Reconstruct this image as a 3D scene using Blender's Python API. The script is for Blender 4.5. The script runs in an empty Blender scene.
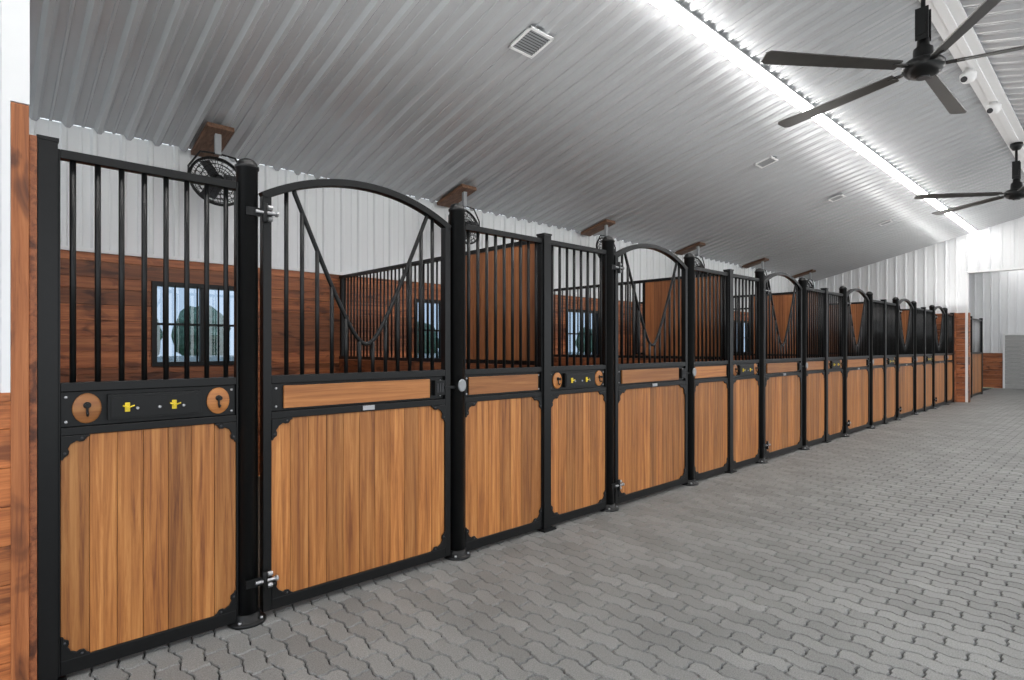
import bpy, math, random
from mathutils import Vector, Matrix
random.seed(4)
scene=bpy.context.scene
try: scene.view_settings.view_transform='Standard'
except Exception: pass

# ------------------------------------------------------------------ materials
def newmat(name):
    m=bpy.data.materials.new(name); m.use_nodes=True
    nt=m.node_tree; b=nt.nodes['Principled BSDF']
    return m,nt,b
def N(nt,t,**k):
    n=nt.nodes.new(t)
    for a,v in k.items(): setattr(n,a,v)
    return n
def simple(name,col,rough=.5,metal=0,noise=.06,nscale=8,coat=0,bump=0,spec=.5):
    m,nt,b=newmat(name)
    g=N(nt,'ShaderNodeNewGeometry'); no=N(nt,'ShaderNodeTexNoise'); no.inputs['Scale'].default_value=nscale
    no.inputs['Detail'].default_value=4
    nt.links.new(g.outputs['Position'],no.inputs['Vector'])
    r=N(nt,'ShaderNodeValToRGB')
    r.color_ramp.elements[0].position=.3; r.color_ramp.elements[1].position=.7
    r.color_ramp.elements[0].color=tuple(c*(1-noise) for c in col)+(1,)
    r.color_ramp.elements[1].color=tuple(min(1,c*(1+noise)) for c in col)+(1,)
    nt.links.new(no.outputs['Fac'],r.inputs['Fac']); nt.links.new(r.outputs['Color'],b.inputs['Base Color'])
    b.inputs['Roughness'].default_value=rough; b.inputs['Metallic'].default_value=metal
    b.inputs['Coat Weight'].default_value=coat; b.inputs['Specular IOR Level'].default_value=spec
    if bump:
        bp=N(nt,'ShaderNodeBump'); bp.inputs['Strength'].default_value=bump; bp.inputs['Distance'].default_value=.003
        nt.links.new(no.outputs['Fac'],bp.inputs['Height']); nt.links.new(bp.outputs['Normal'],b.inputs['Normal'])
    return m
def wood(name,axis,dark,mid,light,rough=.42,knots=False,lo=.72,hi=1.22):
    m,nt,b=newmat(name)
    g=N(nt,'ShaderNodeNewGeometry'); at=N(nt,'ShaderNodeAttribute',attribute_name='rnd')
    mp=N(nt,'ShaderNodeMapping'); s=[38,38,38]; s[axis]=1.2
    mp.inputs['Scale'].default_value=s
    off=N(nt,'ShaderNodeVectorMath',operation='SCALE'); off.inputs[0].default_value=(37,53,71)
    nt.links.new(at.outputs['Fac'],off.inputs['Scale'])
    ad=N(nt,'ShaderNodeVectorMath',operation='ADD')
    nt.links.new(g.outputs['Position'],mp.inputs['Vector']); nt.links.new(mp.outputs[0],ad.inputs[0]); nt.links.new(off.outputs[0],ad.inputs[1])
    n1=N(nt,'ShaderNodeTexNoise'); n1.inputs['Scale'].default_value=1.0; n1.inputs['Detail'].default_value=8; n1.inputs['Roughness'].default_value=.72; n1.inputs['Distortion'].default_value=.45
    nt.links.new(ad.outputs[0],n1.inputs['Vector'])
    r=N(nt,'ShaderNodeValToRGB'); e=r.color_ramp.elements
    e[0].position=.33; e[0].color=dark+(1,); e[1].position=.69; e[1].color=light+(1,)
    x=e.new(.5); x.color=mid+(1,)
    nt.links.new(n1.outputs['Fac'],r.inputs['Fac'])
    mr=N(nt,'ShaderNodeMapRange'); mr.inputs['To Min'].default_value=lo; mr.inputs['To Max'].default_value=hi
    nt.links.new(at.outputs['Fac'],mr.inputs['Value'])
    mu=N(nt,'ShaderNodeVectorMath',operation='SCALE')
    nt.links.new(r.outputs['Color'],mu.inputs[0]); nt.links.new(mr.outputs[0],mu.inputs['Scale'])
    last=mu.outputs[0]
    if knots:
        mp2=N(nt,'ShaderNodeMapping'); s=[7,7,7]; s[axis]=2.2; mp2.inputs['Scale'].default_value=s
        nt.links.new(g.outputs['Position'],mp2.inputs['Vector'])
        v=N(nt,'ShaderNodeTexNoise'); v.inputs['Scale'].default_value=1; v.inputs['Detail'].default_value=3; v.inputs['Distortion'].default_value=1.5
        nt.links.new(mp2.outputs[0],v.inputs['Vector'])
        r2=N(nt,'ShaderNodeValToRGB'); e=r2.color_ramp.elements
        e[0].position=.34; e[0].color=(.35,.3,.28,1); e[1].position=.46; e[1].color=(1,1,1,1)
        nt.links.new(v.outputs['Fac'],r2.inputs['Fac'])
        mm=N(nt,'ShaderNodeVectorMath',operation='MULTIPLY')
        nt.links.new(last,mm.inputs[0]); nt.links.new(r2.outputs['Color'],mm.inputs[1]); last=mm.outputs[0]
    nt.links.new(last,b.inputs['Base Color'])
    b.inputs['Roughness'].default_value=rough
    bp=N(nt,'ShaderNodeBump'); bp.inputs['Strength'].default_value=.25; bp.inputs['Distance'].default_value=.002
    nt.links.new(n1.outputs['Fac'],bp.inputs['Height']); nt.links.new(bp.outputs['Normal'],b.inputs['Normal'])
    return m
BLACK=simple('black_powder_coat',(.0045,.0048,.005),.36,0,.15,30,spec=.30)
STEEL=simple('galvanised_steel',(.42,.42,.43),.35,.9)
PANELW=wood('hardwood_vertical',2,(.17,.050,.012),(.38,.142,.034),(.56,.255,.075),.45,lo=.70,hi=1.22)
STRIPW=wood('hardwood_horizontal',0,(.26,.088,.022),(.40,.152,.040),(.52,.225,.066))
WALLW=wood('stained_pine_x',0,(.15,.042,.015),(.34,.108,.038),(.50,.19,.07),.5,True,lo=.6,hi=1.3)
WALLWO=wood('stained_pine_orange',0,(.22,.060,.015),(.46,.145,.038),(.62,.23,.07),.5,True)
PARTW=wood('stained_pine_y',1,(.13,.037,.013),(.30,.095,.033),(.44,.16,.06),.5,True)
PARTV=wood('stained_pine_z',2,(.16,.052,.017),(.30,.105,.034),(.41,.165,.055),.5)
BOARDW=wood('weathered_board',1,(.07,.035,.020),(.15,.075,.042),(.24,.13,.08),.6)
METAL=simple('white_steel_wall_panel',(.78,.79,.80),.38,0,.02,2)
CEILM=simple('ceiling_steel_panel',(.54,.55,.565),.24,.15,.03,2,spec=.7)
TRIM=simple('white_trim',(.80,.80,.80),.4,0,.01)
YEL=simple('yellow_plastic',(.75,.55,.02),.4)
GREYD=simple('grey_roll_door',(.36,.36,.35),.5,0,.04)
DKGREY=simple('dark_grey_plastic',(.03,.03,.033),.4)
BLADE=simple('fan_blade_charcoal',(.035,.033,.030),.42,0,.1,10)
VENTG=simple('vent_grille_grey',(.30,.31,.32),.5,.1)
SAND=simple('joint_sand',(.022,.022,.022),.9,0,.3,60)
GRASS=simple('pasture_grass',(.20,.26,.14),.9,0,.4,1.5)
BOUNCE=simple('pale_bounce_apron',(.50,.49,.47),.9,0,.2,30)  # pale tone chosen to bounce daylight up to the ceiling
MAT=simple('rubber_stall_mat',(.10,.08,.06),.8,0,.3,20)
LEAF=simple('tree_foliage',(.16,.24,.17),.9,0,.5,2)
def emis(name,col,st):
    m,nt,b=newmat(name); b.inputs['Base Color'].default_value=col+(1,)
    b.inputs['Emission Color'].default_value=col+(1,); b.inputs['Emission Strength'].default_value=st
    return m
LED=emis('led_diffuser',(1,.98,.96),30)
m,nt,b=newmat('window_glass'); b.inputs['Roughness'].default_value=.02
nt.nodes.remove(b); tr=N(nt,'ShaderNodeBsdfTransparent'); gl=N(nt,'ShaderNodeBsdfGlossy'); gl.inputs['Roughness'].default_value=.02
tr.inputs['Color'].default_value=(.46,.53,.60,1)
mx=N(nt,'ShaderNodeMixShader'); mx.inputs[0].default_value=.08
nt.links.new(tr.outputs[0],mx.inputs[1]); nt.links.new(gl.outputs[0],mx.inputs[2]); nt.links.new(mx.outputs[0],nt.nodes['Material Output'].inputs['Surface'])
GLASS=m
# pavers
m,nt,b=newmat('concrete_paver'); g=N(nt,'ShaderNodeNewGeometry'); at=N(nt,'ShaderNodeAttribute',attribute_name='rnd')
n1=N(nt,'ShaderNodeTexNoise'); n1.inputs['Scale'].default_value=160; n1.inputs['Detail'].default_value=3
n2=N(nt,'ShaderNodeTexNoise'); n2.inputs['Scale'].default_value=1.6; n2.inputs['Detail'].default_value=4
for n in (n1,n2): nt.links.new(g.outputs['Position'],n.inputs['Vector'])
r=N(nt,'ShaderNodeValToRGB'); e=r.color_ramp.elements
e[0].position=.3; e[0].color=(.132,.132,.127,1); e[1].position=.72; e[1].color=(.268,.268,.256,1)
nt.links.new(n1.outputs['Fac'],r.inputs['Fac'])
a1=N(nt,'ShaderNodeMapRange'); a1.inputs['To Min'].default_value=.84; a1.inputs['To Max'].default_value=1.14
nt.links.new(at.outputs['Fac'],a1.inputs['Value'])
a2=N(nt,'ShaderNodeMapRange'); a2.inputs['From Min'].default_value=.3; a2.inputs['From Max'].default_value=.7; a2.inputs['To Min'].default_value=.85; a2.inputs['To Max'].default_value=1.1
nt.links.new(n2.outputs['Fac'],a2.inputs['Value'])
mu=N(nt,'ShaderNodeMath',operation='MULTIPLY'); nt.links.new(a1.outputs[0],mu.inputs[0]); nt.links.new(a2.outputs[0],mu.inputs[1])
sc=N(nt,'ShaderNodeVectorMath',operation='SCALE'); nt.links.new(r.outputs['Color'],sc.inputs[0]); nt.links.new(mu.outputs[0],sc.inputs['Scale'])
nt.links.new(sc.outputs[0],b.inputs['Base Color']); b.inputs['Roughness'].default_value=.55
PAVER=m

# ------------------------------------------------------------------ mesh builder
class MB:
    def __init__(s): s.v=[];s.f=[];s.mi=[];s.sm=[];s.rn=[];s.mats=[]
    def m(s,mat):
        if mat not in s.mats: s.mats.append(mat)
        return s.mats.index(mat)
    def add(s,vs,fs,mat,smooth=False,rnd=None,M=None):
        o=len(s.v); 
        if M is not None: vs=[tuple(M@Vector(v)) for v in vs]
        s.v+=vs; k=s.m(mat); r=random.random() if rnd is None else rnd
        for i,f in enumerate(fs):
            s.f.append(tuple(o+a for a in f)); s.mi.append(k); s.sm.append(smooth if isinstance(smooth,bool) else smooth[i]); s.rn.append(r)
    def box(s,x0,x1,y0,y1,z0,z1,mat,M=None,rnd=None):
        vs=[(x,y,z) for z in(z0,z1) for y in(y0,y1) for x in(x0,x1)]
        s.add(vs,[(0,2,3,1),(4,5,7,6),(0,1,5,4),(2,6,7,3),(0,4,6,2),(1,3,7,5)],mat,False,rnd,M)
    def lathe(s,prof,mat,n=24,M=None):
        vs=[];fs=[];sm=[]
        for r,z in prof:
            for i in range(n):
                a=2*math.pi*i/n; vs.append((r*math.cos(a),r*math.sin(a),z))
        for k in range(len(prof)-1):
            for i in range(n):
                j=(i+1)%n; fs.append((k*n+i,k*n+j,(k+1)*n+j,(k+1)*n+i)); sm.append(True)
        fs.append(tuple(reversed(range(n)))); sm.append(False)
        fs.append(tuple(range((len(prof)-1)*n,len(prof)*n))); sm.append(False)
        s.add(vs,fs,mat,sm,None,M)
    def cyl(s,p,q,r,mat,n=12):
        p=Vector(p);q=Vector(q);d=q-p
        M=Matrix.Translation(p)@d.to_track_quat('Z','Y').to_matrix().to_4x4()
        s.lathe([(r,0),(r,d.length)],mat,n,M)
    def tube(s,pts,r,mat,n=8,closed=False):
        P=[Vector(p) for p in pts]; L=len(P); vs=[];fs=[]
        ref=None
        for i in range(L):
            if closed: t=P[(i+1)%L]-P[i-1]
            else: t=P[min(i+1,L-1)]-P[max(i-1,0)]
            t.normalize()
            if ref is None:
                ref=t.orthogonal().normalized()
            ref=(ref-t*ref.dot(t)).normalized(); b=t.cross(ref)
            for k in range(n):
                a=2*math.pi*k/n; c=P[i]+ref*math.cos(a)*r+b*math.sin(a)*r; vs.append(tuple(c))
        for i in range(L if closed else L-1):
            for k in range(n):
                j=(i+1)%L; fs.append((i*n+k,i*n+(k+1)%n,j*n+(k+1)%n,j*n+k))
        if not closed: fs.append(tuple(reversed(range(n)))); fs.append(tuple(range((L-1)*n,L*n)))
        s.add(vs,fs,mat,True)
    def ribbon(s,pts,w,y0,y1,mat):
        L=len(pts); vs=[];fs=[]
        for i in range(L):
            a=Vector(pts[max(i-1,0)]);b=Vector(pts[min(i+1,L-1)]); t=(b-a).normalized(); nn=Vector((-t.y,t.x))*w/2
            p=Vector(pts[i])
            for q,y in((p-nn,y0),(p+nn,y0),(p+nn,y1),(p-nn,y1)): vs.append((q.x,y,q.y))
        for i in range(L-1):
            for k in range(4): fs.append((i*4+k,i*4+(k+1)%4,(i+1)*4+(k+1)%4,(i+1)*4+k))
        fs+= [(3,2,1,0),((L-1)*4,(L-1)*4+1,(L-1)*4+2,(L-1)*4+3)]
        s.add(vs,fs,mat)
    def plate(s,pts,y0,y1,mat):
        n=len(pts); vs=[(x,y0,z) for x,z in pts]+[(x,y1,z) for x,z in pts]
        fs=[tuple(range(n)),tuple(reversed(range(n,2*n)))]+[(i,i+n,(i+1)%n+n,(i+1)%n) for i in range(n)]
        s.add(vs,fs,mat)
    def obj(s,name,parent=None,bevel=0):
        me=bpy.data.meshes.new(name); me.from_pydata(s.v,[],s.f)
        for mt in s.mats: me.materials.append(mt)
        me.polygons.foreach_set('material_index',s.mi); me.polygons.foreach_set('use_smooth',s.sm)
        a=me.attributes.new('rnd','FLOAT','FACE'); a.data.foreach_set('value',s.rn)
        me.update()
        o=bpy.data.objects.new(name,me); bpy.context.collection.objects.link(o)
        if bevel:
            b=o.modifiers.new('b','BEVEL'); b.width=bevel; b.segments=2; b.limit_method='ANGLE'; b.angle_limit=math.radians(50)
        if parent: o.parent=parent
        return o
def empty(name,loc=(0,0,0)):
    e=bpy.data.objects.new(name,None); e.empty_display_size=.2; bpy.context.collection.objects.link(e); e.location=loc
    return e
def put(mb,name,par,bevel=0):
    o=mb.obj(name,par,bevel); 
    if par: o.matrix_parent_inverse=Matrix.Translation(par.location).inverted()
    return o

# ------------------------------------------------------------------ layout constants
X0=.251; P=3.115; NS=6; A=.831; G=2.236
XE=X0+P*NS          # 18.94
S=19.2; S2=26.7; BY=3.5; EAVE=3.52; RY=-1.95; RH=EAVE+(BY-RY)*.25; OY=2*RY-BY
def ceil(y): return EAVE+(BY-y)*.25 if y>=RY else EAVE+(y-OY)*.25
MIDT=2.36

BASE_W=[(0,0),(.075,0),(.079,.005),(.093,.005),(.097,0),(.155,0),(.172,1),(.200,1),(.217,0)]
BASE_C=[(0,0),(.052,0),(.058,.009),(.074,.009),(.080,0),(.140,0),(.168,1),(.200,1),(.228,0)]
def rib_profile(a,b,pitch=.23,h=.022,base=BASE_W):
    out=[]; k=math.floor(a/pitch)
    f=pitch/.23
    while k*pitch<b:
        for t,d in base:
            u=k*pitch+t*f
            if a<=u<=b: out.append((u,h if d==1 else d))
        k+=1
    out=[(a,0)]+out+[(b,0)]
    return out
def sheet(mb,prof,fa,fb,mat):
    vs=[];fs=[]
    for u,d in prof: vs+= [fa(u,d),fb(u,d)]
    for i in range(len(prof)-1): fs.append((2*i,2*i+1,2*i+3,2*i+2))
    mb.add(vs,fs,mat)

# ------------------------------------------------------------------ ceiling
c=MB(); XA=-2.5
pr=rib_profile(XA,S2,.24,.038,BASE_C)
sheet(c,pr,lambda u,d:(u,BY,EAVE-d),lambda u,d:(u,RY,RH-d),CEILM)
sheet(c,pr,lambda u,d:(u,OY,EAVE-d),lambda u,d:(u,RY,RH-d),CEILM)
for ya,yb in((BY,RY),(OY,RY)):
    vs=[(x,y,z) for x in(XA,S2) for (y,z) in((ya,EAVE+.01),(yb,RH+.01),(yb,RH+.12),(ya,EAVE+.12))]
    c.add(vs,[(0,1,2,3),(7,6,5,4),(0,4,5,1),(1,5,6,2),(2,6,7,3),(3,7,4,0)],METAL)
c.obj('ceiling')
c=MB(); 
c.box(XA,S-.03,RY-.13,RY+.13,RH-.095,RH-.060,TRIM)
c.box(XA,S-.03,RY-.04,RY+.04,RH-.12,RH-.095,TRIM)
c.obj('trim_ridge',bevel=.004)

# ------------------------------------------------------------------ back wall
w=MB()
wins=[(X0+P*k+P/2-.465,X0+P*k+P/2+.465) for k in range(NS)]; WB,WT=1.26,2.12
def boards(z0,z1,xa,xb,step=.15,mat=WALLW):
    w.box(xa,xb,BY+.045,BY+.075,z0,z1,mat)
    z=z0
    while z<z1-.001:
        zz=min(z1,z+step)
        x=xa
        while x<xb-.001:
            xx=min(xb,x+random.uniform(2.2,3.6)); 
            if xb-xx<.4: xx=xb
            w.box(x+.001,xx-.001,BY,BY+.04,z+.0015,zz-.0015,mat); x=xx
        z=zz
boards(0,WB,0.0,S); boards(WT,MIDT,0.0,S)
xs=0.0
for a,b_ in wins: boards(WB,WT,xs,a); xs=b_
boards(WB,WT,xs,S)
w.obj('wall_back_wainscot',bevel=.002)
w=MB()
sheet(w,rib_profile(-2.5,S,.23,.022),lambda u,d:(u,BY-d+.015,MIDT+.02),lambda u,d:(u,BY-d+.015,EAVE),METAL)
w.box(-2.5,S,BY+.03,BY+.12,MIDT,EAVE,METAL)
w.box(0.0,S,BY-.02,BY+.02,MIDT-.01,MIDT+.025,TRIM)
w.box(S+.12,S2,BY+.02,BY+.12,0,EAVE,METAL)
w.box(-2.5,0,BY,BY+.1,0,MIDT,METAL)
w.obj('wall_back')
for i,(a,b_) in enumerate(wins):
    q=MB(); t=.045
    q.box(a,b_,BY-.02,BY+.08,WB,WB+t,BLACK); q.box(a,b_,BY-.02,BY+.08,WT-t,WT,BLACK)
    q.box(a,a+t,BY-.02,BY+.08,WB+t,WT-t,BLACK); q.box(b_-t,b_,BY-.02,BY+.08,WB+t,WT-t,BLACK)
    cx=(a+b_)/2; q.box(cx-.02,cx+.02,BY,BY+.05,WB+t,WT-t,BLACK)
    n=9
    for k in range(1,n):
        x=a+(b_-a)*k/n; q.cyl((x,BY-.012,WB+.02),(x,BY-.012,WT-.02),.009,BLACK,8)
    q.box(a+t,b_-t,BY+.01,BY+.03,(WB+WT)/2-.012,(WB+WT)/2+.012,BLACK)
    q.box(a+t,b_-t,BY+.035,BY+.04,WB+t,WT-t,GLASS)
    q.obj('window_%d'%(i+1))

# ------------------------------------------------------------------ floor
fl=MB(); fl.box(XA,S2,OY,BY,-.10,-.014,SAND); fl.obj('floor_joint_bed')
fl=MB(); fl.box(.23,S,.12,BY,-.012,0.0,MAT); fl.obj('floor_stall_mats')
fl=MB()
L=.215;W=.1025;gap=.0055
WP=[(0,0),(.12,.0),(.20,1),(.32,1),(.5,0),(.62,0),(.70,-1),(.82,-1),(1.0,0)]
def wave(y):
    t=(y/L)%1.0
    for (a,va),(b2,vb) in zip(WP,WP[1:]):
        if a<=t<=b2: return .0145*(va+(vb-va)*(t-a)/(b2-a))
    return 0
YF0,YF1=-4.6,.115
ix=int(XA/W)
while ix*W<S2:
    xb=ix*W; offs=(ix%2)*L/2; j=math.floor((YF0-offs)/L)
    while j*L+offs<YF1:
        y0=j*L+offs; y1=y0+L
        if y0<YF0: j+=1; continue
        cuts=[0,.12,.20,.32,.5,.62,.70,.82,1.0]
        y1c=min(y1,YF1)
        if y1c-y0<.02: j+=1; continue
        ys=[y0+L*((cc)) for cc in cuts]
        ys=[yy for yy in ys if yy<y1c-.004]+[y1c]
        lo=[(xb+wave(yy+(-1e-6 if k else 1e-6)),yy) for k,yy in enumerate(ys)]
        hi=[(x+W,yy) for x,yy in lo]
        e=.006
        midL=[(xb+W*.62,ys[0]+e),(xb+W*.38,ys[0]-e)]; midR=[(xb+W*.38,ys[-1]-e),(xb+W*.62,ys[-1]+e)]
        if y1c<y1: midR=[]
        out=lo+midR+hi[::-1]+midL
        cx=xb+W/2; cy=(ys[0]+ys[-1])/2; hw=W/2; hl=(ys[-1]-ys[0])/2
        def ins(g): return [(cx+(x-cx)*(1-g/hw),cy+(y-cy)*(1-g/hl)) for x,y in out]
        r1=ins(gap*.6);r2=ins(gap*.6+.0045)
        n=len(out); dz=random.uniform(-.0010,.0010)
        vs=[(x,y,-.014) for x,y in r1]+[(x,y,-.0060+dz) for x,y in r1]+[(x,y,dz) for x,y in r2]
        fs=[tuple(range(2*n,3*n))]
        for k in range(n):
            kk=(k+1)%n; fs+= [(k,kk,n+kk,n+k),(n+k,n+kk,2*n+kk,2*n+k)]
        fl.add(vs,fs,PAVER)
        j+=1
    ix+=1
fl.obj('floor')
g=MB(); g.box(-60,90,-60,80,-.30,-.11,GRASS); g.obj('pasture_ground')
g=MB(); g.box(-16,40,-24,OY-.01,-.109,-.03,BOUNCE); g.box(-16,XA-.01,OY,BY,-.109,-.03,BOUNCE); g.obj('bounce_ground')  # unseen ground added as a reflector for the ceiling

# ------------------------------------------------------------------ stall fronts
TR=2.30; R1=1.28; R2=1.085; BR=.065
def gusset(mb,x,z,sx,sz,y0,y1,a=.105):
    pts=[(0,0),(a,0),(a,.008),(a*.90,.012),(a*.80,.028),(a*.64,.030),(a*.54,.024),(a*.46,.030),(a*.34,a*.34),(.030,a*.46),(.024,a*.54),(.030,a*.64),(.028,a*.80),(.012,a*.90),(.008,a),(0,a)]
    mb.plate([(x+sx*u,z+sz*v) for u,v in pts],y0,y1,BLACK)
    for u,v in((a*.72,.014),(.014,a*.72)): mb.cyl((x+sx*u,y0-.004,z+sz*v),(x+sx*u,y0+.002,z+sz*v),.006,DKGREY,8)
def planks(mb,xa,xb,z0,z1,y0,y1,step=.105):
    n=max(2,round((xb-xa)/step)); d=(xb-xa)/n
    for i in range(n): mb.box(xa+i*d+.0008,xa+(i+1)*d-.0008,y0,y1,z0,z1,PANELW)
def round_post(mb,x):
    M=Matrix.Translation((x,0,0)); r=.054
    mb.lathe([(r,0.01),(r,2.395),(r+.006,2.40),(r+.006,2.415),(r-.002,2.42),(r*.92,2.432),(r*.7,2.446),(r*.35,2.455),(.006,2.458)],BLACK,28,M)
    mb.lathe([(.095,0.0),(.095,.012),(.088,.018),(r+.012,.020),(r+.010,.05),(r,.055)],BLACK,28,M)
    for k in range(4):
        a=math.pi/4+k*math.pi/2; mb.cyl((x+.078*math.cos(a),.078*math.sin(a),.015),(x+.078*math.cos(a),.078*math.sin(a),.030),.009,STEEL,6)
def sq_post(mb,x,w=.040,wl=None):
    wl=w if wl is None else wl
    mb.box(x-wl,x+w,-w,w,0,2.345,BLACK); mb.box(x-wl-.004,x+w+.004,-w-.004,w+.004,2.345,2.36,BLACK)
    mb.box(x-wl-.03,x+w+.03,-w-.03,w+.03,0.0,.012,BLACK)
BRAD=.0120
def grille_panel(k,par,xa,xb,kind):
    f=MB(); t=.010; y0,y1=-.022,.022
    f.box(xa,xa+t,y0,y1,.02,TR+.02,BLACK); f.box(xb-t,xb,y0,y1,.02,TR+.02,BLACK)
    a,b=xa+t,xb-t
    f.box(a,b,y0,y1,TR-.02,TR+.02,BLACK); f.box(a,b,y0,y1,R1-.02,R1+.02,BLACK)
    f.box(a,b,y0,y1,R2-.018,R2+.018,BLACK); f.box(a,b,y0,y1,.02,.085,BLACK)
    f.box(a,b,-.004,.018,R2+.018,R1-.02,BLACK)
    for x,z,sx,sz in((a,.085,1,1),(b,.085,-1,1),(a,R2-.018,1,-1),(b,R2-.018,-1,-1)): gusset(f,x,z,sx,sz,y0-.003,y0+.006)
    for xx in(a+.02,b-.02):
        for z in (R1-.045,R2+.040): f.cyl((xx,-.010,z),(xx,-.003,z),.007,STEEL,8)
    put(f,'frame',par,.003)
    w=MB(); planks(w,a,b,.085,R2-.018,-.014,.014)
    if kind=='strip': w.box(a+.035,b-.035,-.016,-.004,R2+.034,R1-.036,STRIPW)
    put(w,'wood_infill',par,.0025)
    g=MB(); n=round((b-a)/.090)
    for i in range(n):
        x=a+(b-a)*(i+.5)/n; g.cyl((x,0,R1),(x,0,TR),BRAD,BLACK,10)
    put(g,'grille_bars',par)
    if kind=='hooks':
        h=MB(); zc=(R1+R2)/2
        for xx in(a+.095,b-.085):
            M=Matrix.Translation((xx,-.004,zc))@Matrix.Rotation(math.pi/2,4,'X')@Matrix.Diagonal((.90,1.12,1,1))
            h.lathe([(.060,0),(.060,.008),(.054,.012),(.006,.013)],STRIPW,30,M)
            M=Matrix.Translation((xx,-.016,zc+.014))@Matrix.Rotation(math.pi/2,4,'X')
            h.lathe([(.015,0),(.015,.005),(.008,.008),(.007,.022),(.011,.025),(.011,.030)],BLACK,16,M)
            h.tube([(xx,-.02,zc+.01),(xx,-.022,zc-.022),(xx,-.032,zc-.032),(xx,-.044,zc-.022)],.005,BLACK)
        cx=(a+b)/2; hw=(b-a)/2-.17
        h.box(cx-hw,cx+hw,-.034,-.004,zc-.058,zc+.058,BLACK)
        h.box(cx-hw+.01,cx+hw-.01,-.038,-.034,zc-.05,zc+.045,BLACK)
        for s_ in(-1,-.25,.6):
            xx=cx+s_*hw*.62
            if s_!=-.25:
                h.box(xx-.010,xx+.010,-.044,-.038,zc-.024,zc+.018,YEL)
                h.tube([(xx-.018,-.045,zc+.005),(xx+.0,-.060,zc-.004),(xx+.026,-.052,zc+.004)],.0035,YEL)
            h.cyl((xx+.04,-.046,zc-.01),(xx+.04,-.036,zc-.01),.007,STEEL,8)
        put(h,'tack_hook_box',par,.002)
def gate(par,xa,xb):
    f=MB(); t=.045; y0,y1=-.026,.026; cx=(xa+xb)/2; hw=(xb-xa)/2
    f.box(xa,xa+t,y0,y1,.03,2.27,BLACK); f.box(xb-t,xb,y0,y1,.03,2.27,BLACK)
    Rr=(hw*hw+.17**2)/(2*.17)
    def arch(x,o=0): return 2.27+.17-Rr+math.sqrt((Rr+o)**2-(x-cx)**2)
    pts=[(xa+(xb-xa)*i/28,arch(xa+(xb-xa)*i/28)) for i in range(29)]
    f.ribbon(pts,.042,y0,y1,BLACK)
    a,b=xa+t,xb-t
    f.box(a,b,y0,y1,R1-.022,R1+.022,BLACK); f.box(a,b,y0,y1,R2-.02,R2+.02,BLACK); f.box(a,b,y0,y1,.03,.09,BLACK)
    f.box(a,b,-.004,.018,R2+.02,R1-.022,BLACK)
    for x,z,sx,sz in((a,.09,1,1),(b,.09,-1,1),(a,R2-.02,1,-1),(b,R2-.02,-1,-1)): gusset(f,x,z,sx,sz,y0-.003,y0+.006,.115)
    for x in(a+.03,b-.03):
        for z in(R1-.05,R2+.045): f.cyl((x,-.012,z),(x,-.003,z),.007,STEEL,8)
    put(f,'gate_frame',par,.003)
    w=MB(); planks(w,a,b,.09,R2-.02,-.014,.014,.105)
    w.box(a+.07,b-.12,-.018,-.004,R2+.034,R1-.036,STRIPW)
    put(w,'gate_wood_infill',par,.0025)
    g=MB(); vb=1.475; tw=.47
    def yk(x):
        d=abs(x-cx); 
        return vb+ (0.9*(math.sqrt(d*d+.011)-.105)/(math.sqrt(tw*tw+.011)-.105))
    pts=[]
    for i in range(41):
        x=cx-tw+2*tw*i/40; z=yk(x)
        if z<=arch(x): pts.append((x,0,z))
    pts=[(pts[0][0]-.004,0,arch(pts[0][0])-.01)]+pts+[(pts[-1][0]+.004,0,arch(pts[-1][0])-.01)]
    g.tube(pts,.013,BLACK,10)
    n=round((b-a)/.090)
    for i in range(1,n):
        x=a+(b-a)*i/n; top=arch(x)-.01
        if abs(x-cx)<abs(pts[1][0]-cx): top=min(top,yk(x))
        g.cyl((x,0,R1),(x,0,top),BRAD,BLACK,10)
    put(g,'gate_grille_and_yoke',par)
    h=MB()
    for z in(2.17,.215):
        h.box(xa-.10,xa-.02,-.062,-.046,z-.022,z+.022,BLACK)
        h.cyl((xa-.055,-.068,z),(xa+.05,-.068,z),.010,STEEL,10)
        h.cyl((xa-.006,-.068,z-.05),(xa-.006,-.068,z+.05),.014,BLACK,12)
        for dz in(-.03,.03): h.cyl((xa+.01,-.06,z+dz),(xa+.035,-.06,z+dz),.014,STEEL,6)
        h.box(xa-.01,xa+.035,-.07,-.026,z-.012,z+.012,BLACK)
        h.cyl((xa+.05,-.068,z),(xa+.062,-.068,z),.016,STEEL,6)
    zc=(R1+R2)/2
    h.box(b-.09,b-.01,-.036,-.004,zc-.05,zc+.05,BLACK)
    for dx in(-.02,.0,.02): h.box(b-.05+dx-.005,b-.05+dx+.005,-.040,-.036,zc-.03,zc+.03,DKGREY)
    h.box(b-.02,xb+.04,-.036,-.026,zc-.010,zc+.010,BLACK)
    M=Matrix.Translation((xb+.072,-.056,zc+.01))@Matrix.Rotation(math.pi/2,4,'X')@Matrix.Diagonal((1,1.35,1,1))
    h.lathe([(.032,0),(.032,.010),(.026,.014)],VENTG,24,M)
    h.box(cx-.04,cx+.04,-.034,-.026,R2-.012,R2+.016,STEEL)
    put(h,'hinges_and_latch',par,.001)
for k in range(NS):
    x0=X0+P*k
    e=empty('horse_stall_front',(x0,0,0))
    p=MB()
    sq_post(p,x0,.034 if k==0 else .040); round_post(p,x0+A); round_post(p,x0+G)
    if k==NS-1: sq_post(p,x0+P)
    put(p,'posts',e,0)
    grille_panel(k,e,x0+(.034 if k==0 else .040),x0+A-.050,'hooks')
    gate(e,x0+A+.075,x0+G-.075)
    grille_panel(k,e,x0+G+.050,x0+P-.040,'strip')

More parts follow.
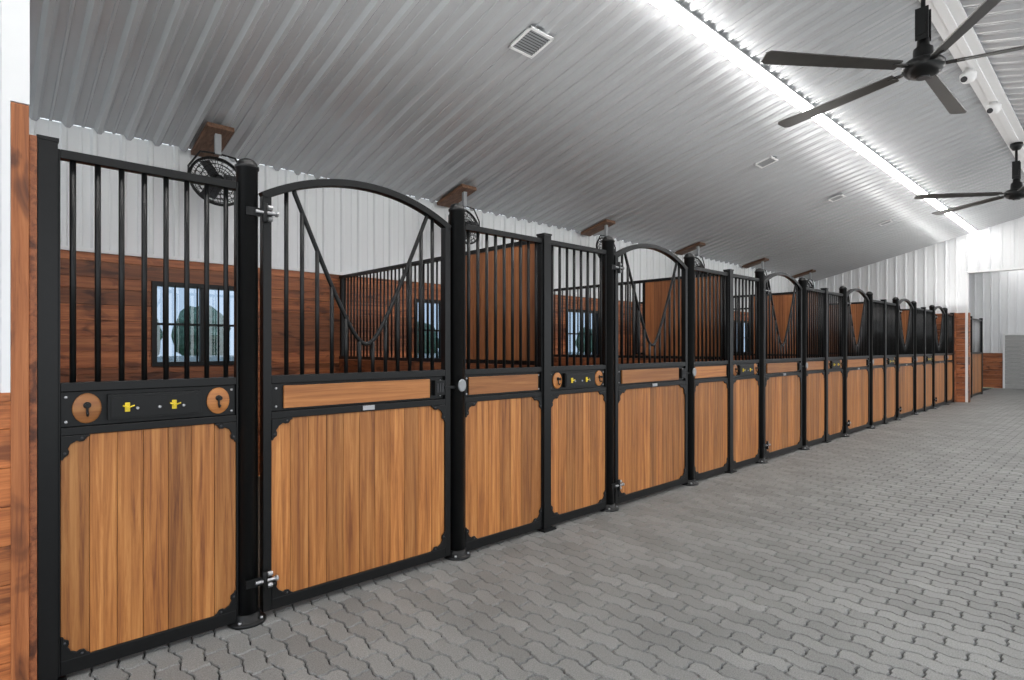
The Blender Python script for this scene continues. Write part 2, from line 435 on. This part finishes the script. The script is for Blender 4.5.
# ------------------------------------------------------------------ stall partitions
for k in range(1,NS):
    x=X0+P*k; e=empty('stall_partition',(x,.05,0)); w=MB(); ys,ye=.05,BY-.03; ym=1.15
    z=.01
    while z<1.30:
        zz=min(z+.185,1.31); w.box(x-.022,x+.022,ys,ye,z+.001,zz-.001,PARTW); z=zz
    n=8
    for i in range(n):
        ya=ys+.03+(ym-ys-.05)*i/n; yb=ys+.03+(ym-ys-.05)*(i+1)/n
        w.box(x-.018,x+.018,ya+.001,yb-.001,1.345,2.30,PARTV)
    put(w,'boards',e,.002)
    f=MB(); 
    f.box(x-.025,x+.025,ys,ye,1.31,1.345,BLACK); f.box(x-.025,x+.025,ys,ye,2.30,2.335,BLACK)
    f.box(x-.025,x+.025,ys,ys+.03,1.345,2.30,BLACK)
    for y in(ym,ye-.035): f.box(x-.022,x+.022,y-.02,y+.02,1.345,2.30,BLACK)
    n=int((ye-ym)/.075)
    for i in range(1,n):
        y=ym+(ye-.035-ym)*i/n; f.cyl((x,y,1.34),(x,y,2.31),.010,BLACK,8)
    put(f,'steel_grille',e)
w=MB(); 
z=0
while z<MIDT-.01:
    zz=min(MIDT,z+.19); w.box(.17,.205,.06,BY-.02,z+.001,zz-.001,PARTW); w.box(S-.06,S-.025,-.05,BY-.02,z+.001,zz-.001,PARTW); z=zz
w.obj('wall_stall_end_boards',bevel=.002)
w=MB()
sheet(w,rib_profile(-2.5,.130,.23,.02),lambda u,d:(u,-.035-d,1.27),lambda u,d:(u,-.035-d,ceil(0)-.03),METAL)
w.box(-2.5,.187,-.03,.055,0,ceil(0)-.045,METAL)
w.box(.10,.189,-.062,-.03,2.47,ceil(0)-.05,TRIM)
w.box(.10,.128,-.064,-.03,1.27,2.47,TRIM)
w.box(-2.5,.128,-.066,-.03,1.235,1.27,WALLWO)
w.obj('wall_left')
w=MB(); z=0
while z<1.235:
    zz=min(1.235,z+.16); w.box(-2.5,.150,-.058,-.03,z+.001,zz-.001,WALLWO); z=zz
w.obj('wall_left_wainscot',bevel=.002)
w=MB(); w.box(.129,.187,-.066,-.031,0,2.465,wood('corner_board',2,(.20,.055,.015),(.42,.135,.038),(.56,.21,.07),.5,True)); 
w.box(.187,.214,-.05,.04,0,2.35,PARTW)
w.obj('trim_corner_board',bevel=.003)

# ------------------------------------------------------------------ gable (far) wall with aisle opening
OYA,OYB,OH=-.27,-3.63,3.40
def gsheet(mb,y0,y1,zb):
    pr=rib_profile(y0,y1,.23,.022)
    sheet(mb,pr,lambda u,d:(S-.01-d,u,zb(u)),lambda u,d:(S-.01-d,u,ceil(u)-.005),METAL)
w=MB()
gsheet(w,OYA,BY,lambda u:MIDT if u>OYA else OH); gsheet(w,OYB,OYA,lambda u:OH); gsheet(w,OY,OYB,lambda u:0)
def prism(y0,y1,z0):
    ys=[y0,y1] if not (y0<RY<y1) else [y0,RY,y1]
    for a,b in zip(ys,ys[1:]):
        vs=[(x,y,z) for x in(S,S+.1) for (y,z) in((a,z0),(b,z0),(b,ceil(b)-.002),(a,ceil(a)-.002))]
        w.add(vs,[(0,1,2,3),(7,6,5,4),(0,4,5,1),(1,5,6,2),(2,6,7,3),(3,7,4,0)],METAL)
prism(OYA,BY,0); prism(OYB,OYA,OH); prism(OY,OYB,0)
w.box(S-.03,S+.13,OYA-.03,OYA+.03,0,OH+.03,TRIM); w.box(S-.03,S+.13,OYB-.03,OYB+.03,0,OH+.03,TRIM); w.box(S-.03,S+.13,OYB,OYA,OH,OH+.05,TRIM)
w.obj('wall_far_gable')
w=MB(); z=0
while z<MIDT:
    zz=min(MIDT,z+.17); w.box(XE+.046,S-.035,-.05,-.01,z+.001,zz-.001,WALLW); w.box(S-.055,S-.025,OYA+.03,-.052,z+.001,zz-.001,PARTW)
    w.box(S-.04,S+.12,OYA-.055,OYA-.031,z+.001,zz-.001,WALLW); z=zz
w.obj('wall_far_wainscot',bevel=.002)
w=MB()
pr=rib_profile(OY,BY,.23,.022)
sheet(w,pr,lambda u,d:(S2-.01-d,u,1.25),lambda u,d:(S2-.01-d,u,ceil(u)-.005),METAL)
for a,b in((OY,RY),(RY,BY)):
    vs=[(x,y,z) for x in(S2,S2+.1) for (y,z) in((a,0),(b,0),(b,ceil(b)),(a,ceil(a)))]
    w.add(vs,[(0,1,2,3),(7,6,5,4),(0,4,5,1),(1,5,6,2),(2,6,7,3),(3,7,4,0)],METAL)
w.obj('wall_far_end')
w=MB(); z=0
while z<1.2:
    zz=min(1.24,z+.155); w.box(S2-.06,S2-.022,-.13,BY,z+.001,zz-.001,PARTW); z=zz
w.obj('wall_far_end_wainscot',bevel=.002)
w=MB()
w.box(S2-.11,S2-.05,-1.6,-.18,1.87,1.93,TRIM); w.box(S2-.11,S2-.05,-.20,-.14,0,1.93,TRIM)
for i in range(14): w.box(S2-.09,S2-.06,-1.6,-.20,.005+i*.133,.005+i*.133+.127,GREYD)
w.obj('door_1',bevel=.006)
e=empty('far_stall_panel',(19.4,-.05,0)); w=MB(); f=MB()  # stall front continued beyond the gable wall
xa,xb=19.45,22.9
for i in range(26):
    u=xa+(xb-xa)*i/26; w.box(u+.002,u+(xb-xa)/26-.002,-.065,-.035,.08,1.25,PANELW)
put(w,'boards',e)
f.box(xa,xb,-.075,-.025,.02,.08,BLACK); f.box(xa,xb,-.075,-.025,1.25,1.30,BLACK); f.box(xa,xb,-.075,-.025,2.25,2.30,BLACK)
for u in(xa-.03,(xa+xb)/2,xb): f.box(u-.04,u+.04,-.09,-.01,0,2.35,BLACK)
for i in range(1,16):
    u=xa+(xb-xa)*i/16; f.cyl((u,-.05,1.3),(u,-.05,2.25),.008,STEEL,8)
put(f,'steel_frame',e)

# ------------------------------------------------------------------ lights
def slopeM(x,y,side=1):
    a=math.atan(.25)*(-1 if y>=RY else 1)
    return Matrix.Translation((x,y,ceil(y)))@Matrix.Rotation(a,4,'X')
for y,(xa,xb) in((-.43,(XA+.3,S-.1)),(2*RY+.43,(XA+.3,S-.1)),(-.43,(S+.3,S2-.3))):  # strip on the opposite slope is unseen, added for fill
    M=slopeM(0,y); l=MB()
    l.box(xa,xb,-.060,.060,-.063,-.040,TRIM,M); l.box(xa+.02,xb-.02,-.052,.052,-.085,-.063,LED,M)
    l.obj('led_strip_light')
def area(name,loc,sx,sy,power,rot,col=(1,.985,.96)):
    l=bpy.data.lights.new(name,'AREA'); l.shape='RECTANGLE'; l.size=sx; l.size_y=sy; l.energy=power; l.color=col
    o=bpy.data.objects.new(name,l); bpy.context.collection.objects.link(o); o.location=loc; o.rotation_euler=rot; return o
area('added_fill_light',((X0+XE)/2,.0,2.50),XE-X0,.08,108,(math.pi,0,0))  # added fill facing up to brighten the ceiling; no real fitting here
area('added_fill_light',((X0+XE)/2,-3.9,2.50),XE-X0+2,.08,155,(math.pi,0,0))  # second added ceiling fill, over an opposite front that is not built
area('added_fill_light',(23,-3.9,2.5),6,.1,70,(math.pi,0,0))  # added upward fill for the room past the gable
for x,a in((3.73,.15),(8.70,.13),(11.75,.12),(14.9,.12)):
    M=slopeM(x,.52); v=MB()
    for q in((-a,a,-a,-a+.025),(-a,a,a-.025,a),(-a,-a+.025,-a,a),(a-.025,a,-a,a)): v.box(*q,-.056,-.040,TRIM,M)
    v.box(-a+.02,a-.02,-a+.02,a-.02,-.044,-.040,DKGREY,M)
    n=9
    for i in range(n):
        yy=-a+.035+i*(2*a-.07)/(n-1)
        v.box(-a+.02,a-.02,yy-.009,yy+.009,-.052,-.048,VENTG,M)
    v.obj('air_vent')
# ------------------------------------------------------------------ ceiling fans
RT=Vector((.729,-.6845,0)); FW=Vector((.6845,.729,0))
for fx,a0 in((6.20,115),(12.4,100)):
    e=empty('ceiling_fan',(fx,RY,RH)); H=3.96; T=Matrix.Translation((fx,RY,0))
    b=MB()
    b.lathe([(.085,RH-.125),(.085,RH-.17),(.05,RH-.23),(.022,RH-.24)][::-1],BLACK,20,T)
    b.cyl((fx,RY,H+.12),(fx,RY,RH-.12),.018,BLACK,14)
    b.lathe([(.03,H-.10),(.09,H-.095),(.135,H-.07),(.16,H-.03),(.165,H+.01),(.14,H+.04),(.08,H+.055),(.075,H+.15),(.05,H+.17),(.045,H+.24),(.02,H+.25)],BLACK,28,T)
    b.cyl((fx,RY,H-.115),(fx,RY,H-.09),.05,DKGREY,18)
    b.box(fx-.06,fx+.06,RY-.03,RY+.03,H+.26,H+.36,BLACK)
    for s_ in(-1,1): b.box(fx+s_*.045-.008,fx+s_*.045+.008,RY-.05,RY+.05,H+.22,H+.50,BLACK)
    put(b,'motor_and_downrod',e)
    bl=MB()
    for k in range(5):
        an=math.radians(a0+72*k); d=RT*math.cos(an)+FW*math.sin(an); ang=math.atan2(d.y,d.x)
        M=T@Matrix.Translation((0,0,H-.01))@Matrix.Rotation(ang,4,'Z')
        bl.box(.12,.30,-.022,.022,-.008,.008,BLACK,M)
        M2=M@Matrix.Rotation(math.radians(13),4,'X')
        pts=[(.24,-.055),(1.45,-.085),(1.50,-.06),(1.51,.04),(1.48,.07),(.24,.055)]
        n=len(pts); vs=[(x,y,-.006) for x,y in pts]+[(x,y,.006) for x,y in pts]
        bl.add(vs,[tuple(reversed(range(n))),tuple(range(n,2*n))]+[(i,(i+1)%n,(i+1)%n+n,i+n) for i in range(n)],BLADE,M=M2)
    put(bl,'blades',e)
for cx_,cy_ in((8.7,RY+.06),(10.1,RY)):
    q=MB(); z=RH-.125
    q.lathe([(.02,z-.15),(.055,z-.14),(.078,z-.105),(.084,z-.065),(.084,z-.045),(.05,z-.04),(.05,z+.002)],TRIM,22,Matrix.Translation((cx_,cy_,0)))
    q.cyl((cx_-.03,cy_+.03,z-.105),(cx_-.08,cy_+.03,z-.125),.034,DKGREY,14)
    q.obj('security_camera')
# ------------------------------------------------------------------ stall fans
for k in range(NS):
    cx=X0+P*k+P/2
    yb0,yb1=2.88,BY-.03
    yc=2.98; zc=3.10; top=ceil(yc)-.09
    e=empty('stall_fan',(cx,yc,zc)); M=Matrix.Translation((cx,yc,zc))@Matrix.Rotation(math.radians(90-14),4,'X')
    w=MB(); MM=slopeM(cx,(yb0+yb1)/2); h=(yb1-yb0)/2
    w.box(-.125,.125,-h,h,-.088,-.040,BOARDW,MM); put(w,'mount_board',e,.004)
    f=MB()
    def P3(r,a,z): return tuple(M@Vector((r*math.cos(a),r*math.sin(a),z)))
    def zf(r): return .075*math.cos(min(1,r/.25)*math.pi/2)
    for sgn in(1,-1):
        for r in(.06,.11,.16,.21,.245):
            f.tube([P3(r,2*math.pi*i/32,sgn*(zf(r)+.012)) for i in range(32)],.0038,BLACK,5,True)
        for s_ in range(24):
            a=2*math.pi*s_/24
            f.tube([P3(r,a,sgn*(zf(r)+.012)) for r in(.05,.10,.15,.20,.235,.25)],.0032,BLACK,4)
    f.tube([P3(.252,2*math.pi*i/36,0) for i in range(36)],.013,BLACK,8,True)
    put(f,'cage',e)
    f=MB(); f.lathe([(.055,-.13),(.06,-.11),(.06,.01),(.05,.05),(.03,.065)],BLACK,18,M)
    for s_ in range(3):
        a=2*math.pi*s_/3
        MM=M@Matrix.Rotation(a,4,'Z')@Matrix.Translation((.13,0,.01))@Matrix.Rotation(.5,4,'X')
        f.box(-.085,.09,-.075,.075,-.003,.003,DKGREY,MM)
    f.tube([(cx-.262,yc,zc),(cx-.262,yc,zc+.10),(cx-.16,yc,zc+.262),(cx,yc,zc+.275),(cx+.16,yc,zc+.262),(cx+.262,yc,zc+.10),(cx+.262,yc,zc)],.010,BLACK,8)
    f.box(cx-.028,cx+.028,yc-.02,yc+.02,zc+.265,top+.01,VENTG)
    put(f,'motor_and_bracket',e)

# ------------------------------------------------------------------ outside: fence + trees
f=MB()
for i in range(14):
    x=-6+i*2.6; f.box(x-.06,x+.06,9.94,10.06,-.1,1.35,TRIM)
for z in(.35,.75,1.15): f.box(-6,28,9.9,9.94,z,z+.13,TRIM)
f.obj('pasture_fence')
import bmesh
t=MB()
for i in range(26):
    x=-30+i*6.2+random.uniform(-1.8,1.8); y=70+random.uniform(-6,6); r=random.uniform(2.0,3.2)
    bm=bmesh.new(); bmesh.ops.create_icosphere(bm,subdivisions=3,radius=r)
    for v in bm.verts: v.co*= 1+random.uniform(-.12,.12)
    t.add([(v.co.x+x,v.co.y+y,v.co.z*1.2+r*.9) for v in bm.verts],[tuple(v.index for v in fc.verts) for fc in bm.faces],LEAF); bm.free()
    t.cyl((x,y,-.2),(x,y,r),.25,BOARDW,8)
t.obj('tree_line')

# ------------------------------------------------------------------ world
wd=bpy.data.worlds.new('world'); scene.world=wd; wd.use_nodes=True; nt=wd.node_tree
bg=nt.nodes['Background']; tc=N(nt,'ShaderNodeTexCoord'); sp=N(nt,'ShaderNodeSeparateXYZ'); r=N(nt,'ShaderNodeValToRGB')
nt.links.new(tc.outputs['Generated'],sp.inputs[0]); nt.links.new(sp.outputs['Z'],r.inputs['Fac'])
e=r.color_ramp.elements; e[0].position=0; e[0].color=(.96,.97,1,1); e[1].position=.6; e[1].color=(.75,.84,.95,1)
nt.links.new(r.outputs['Color'],bg.inputs['Color']); bg.inputs['Strength'].default_value=2.4

# ------------------------------------------------------------------ camera
cam=bpy.data.cameras.new('camera'); co=bpy.data.objects.new('camera',cam); bpy.context.collection.objects.link(co)
cam.sensor_width=36; cam.lens=36*580/1024; cam.shift_y=-(340-347)/1024; cam.clip_start=.02
co.location=(0,-3.21,1.457)
th=math.atan2(618,580); d=Vector((math.cos(th),math.sin(th),0))
co.rotation_euler=d.to_track_quat('-Z','Y').to_euler()
scene.camera=co
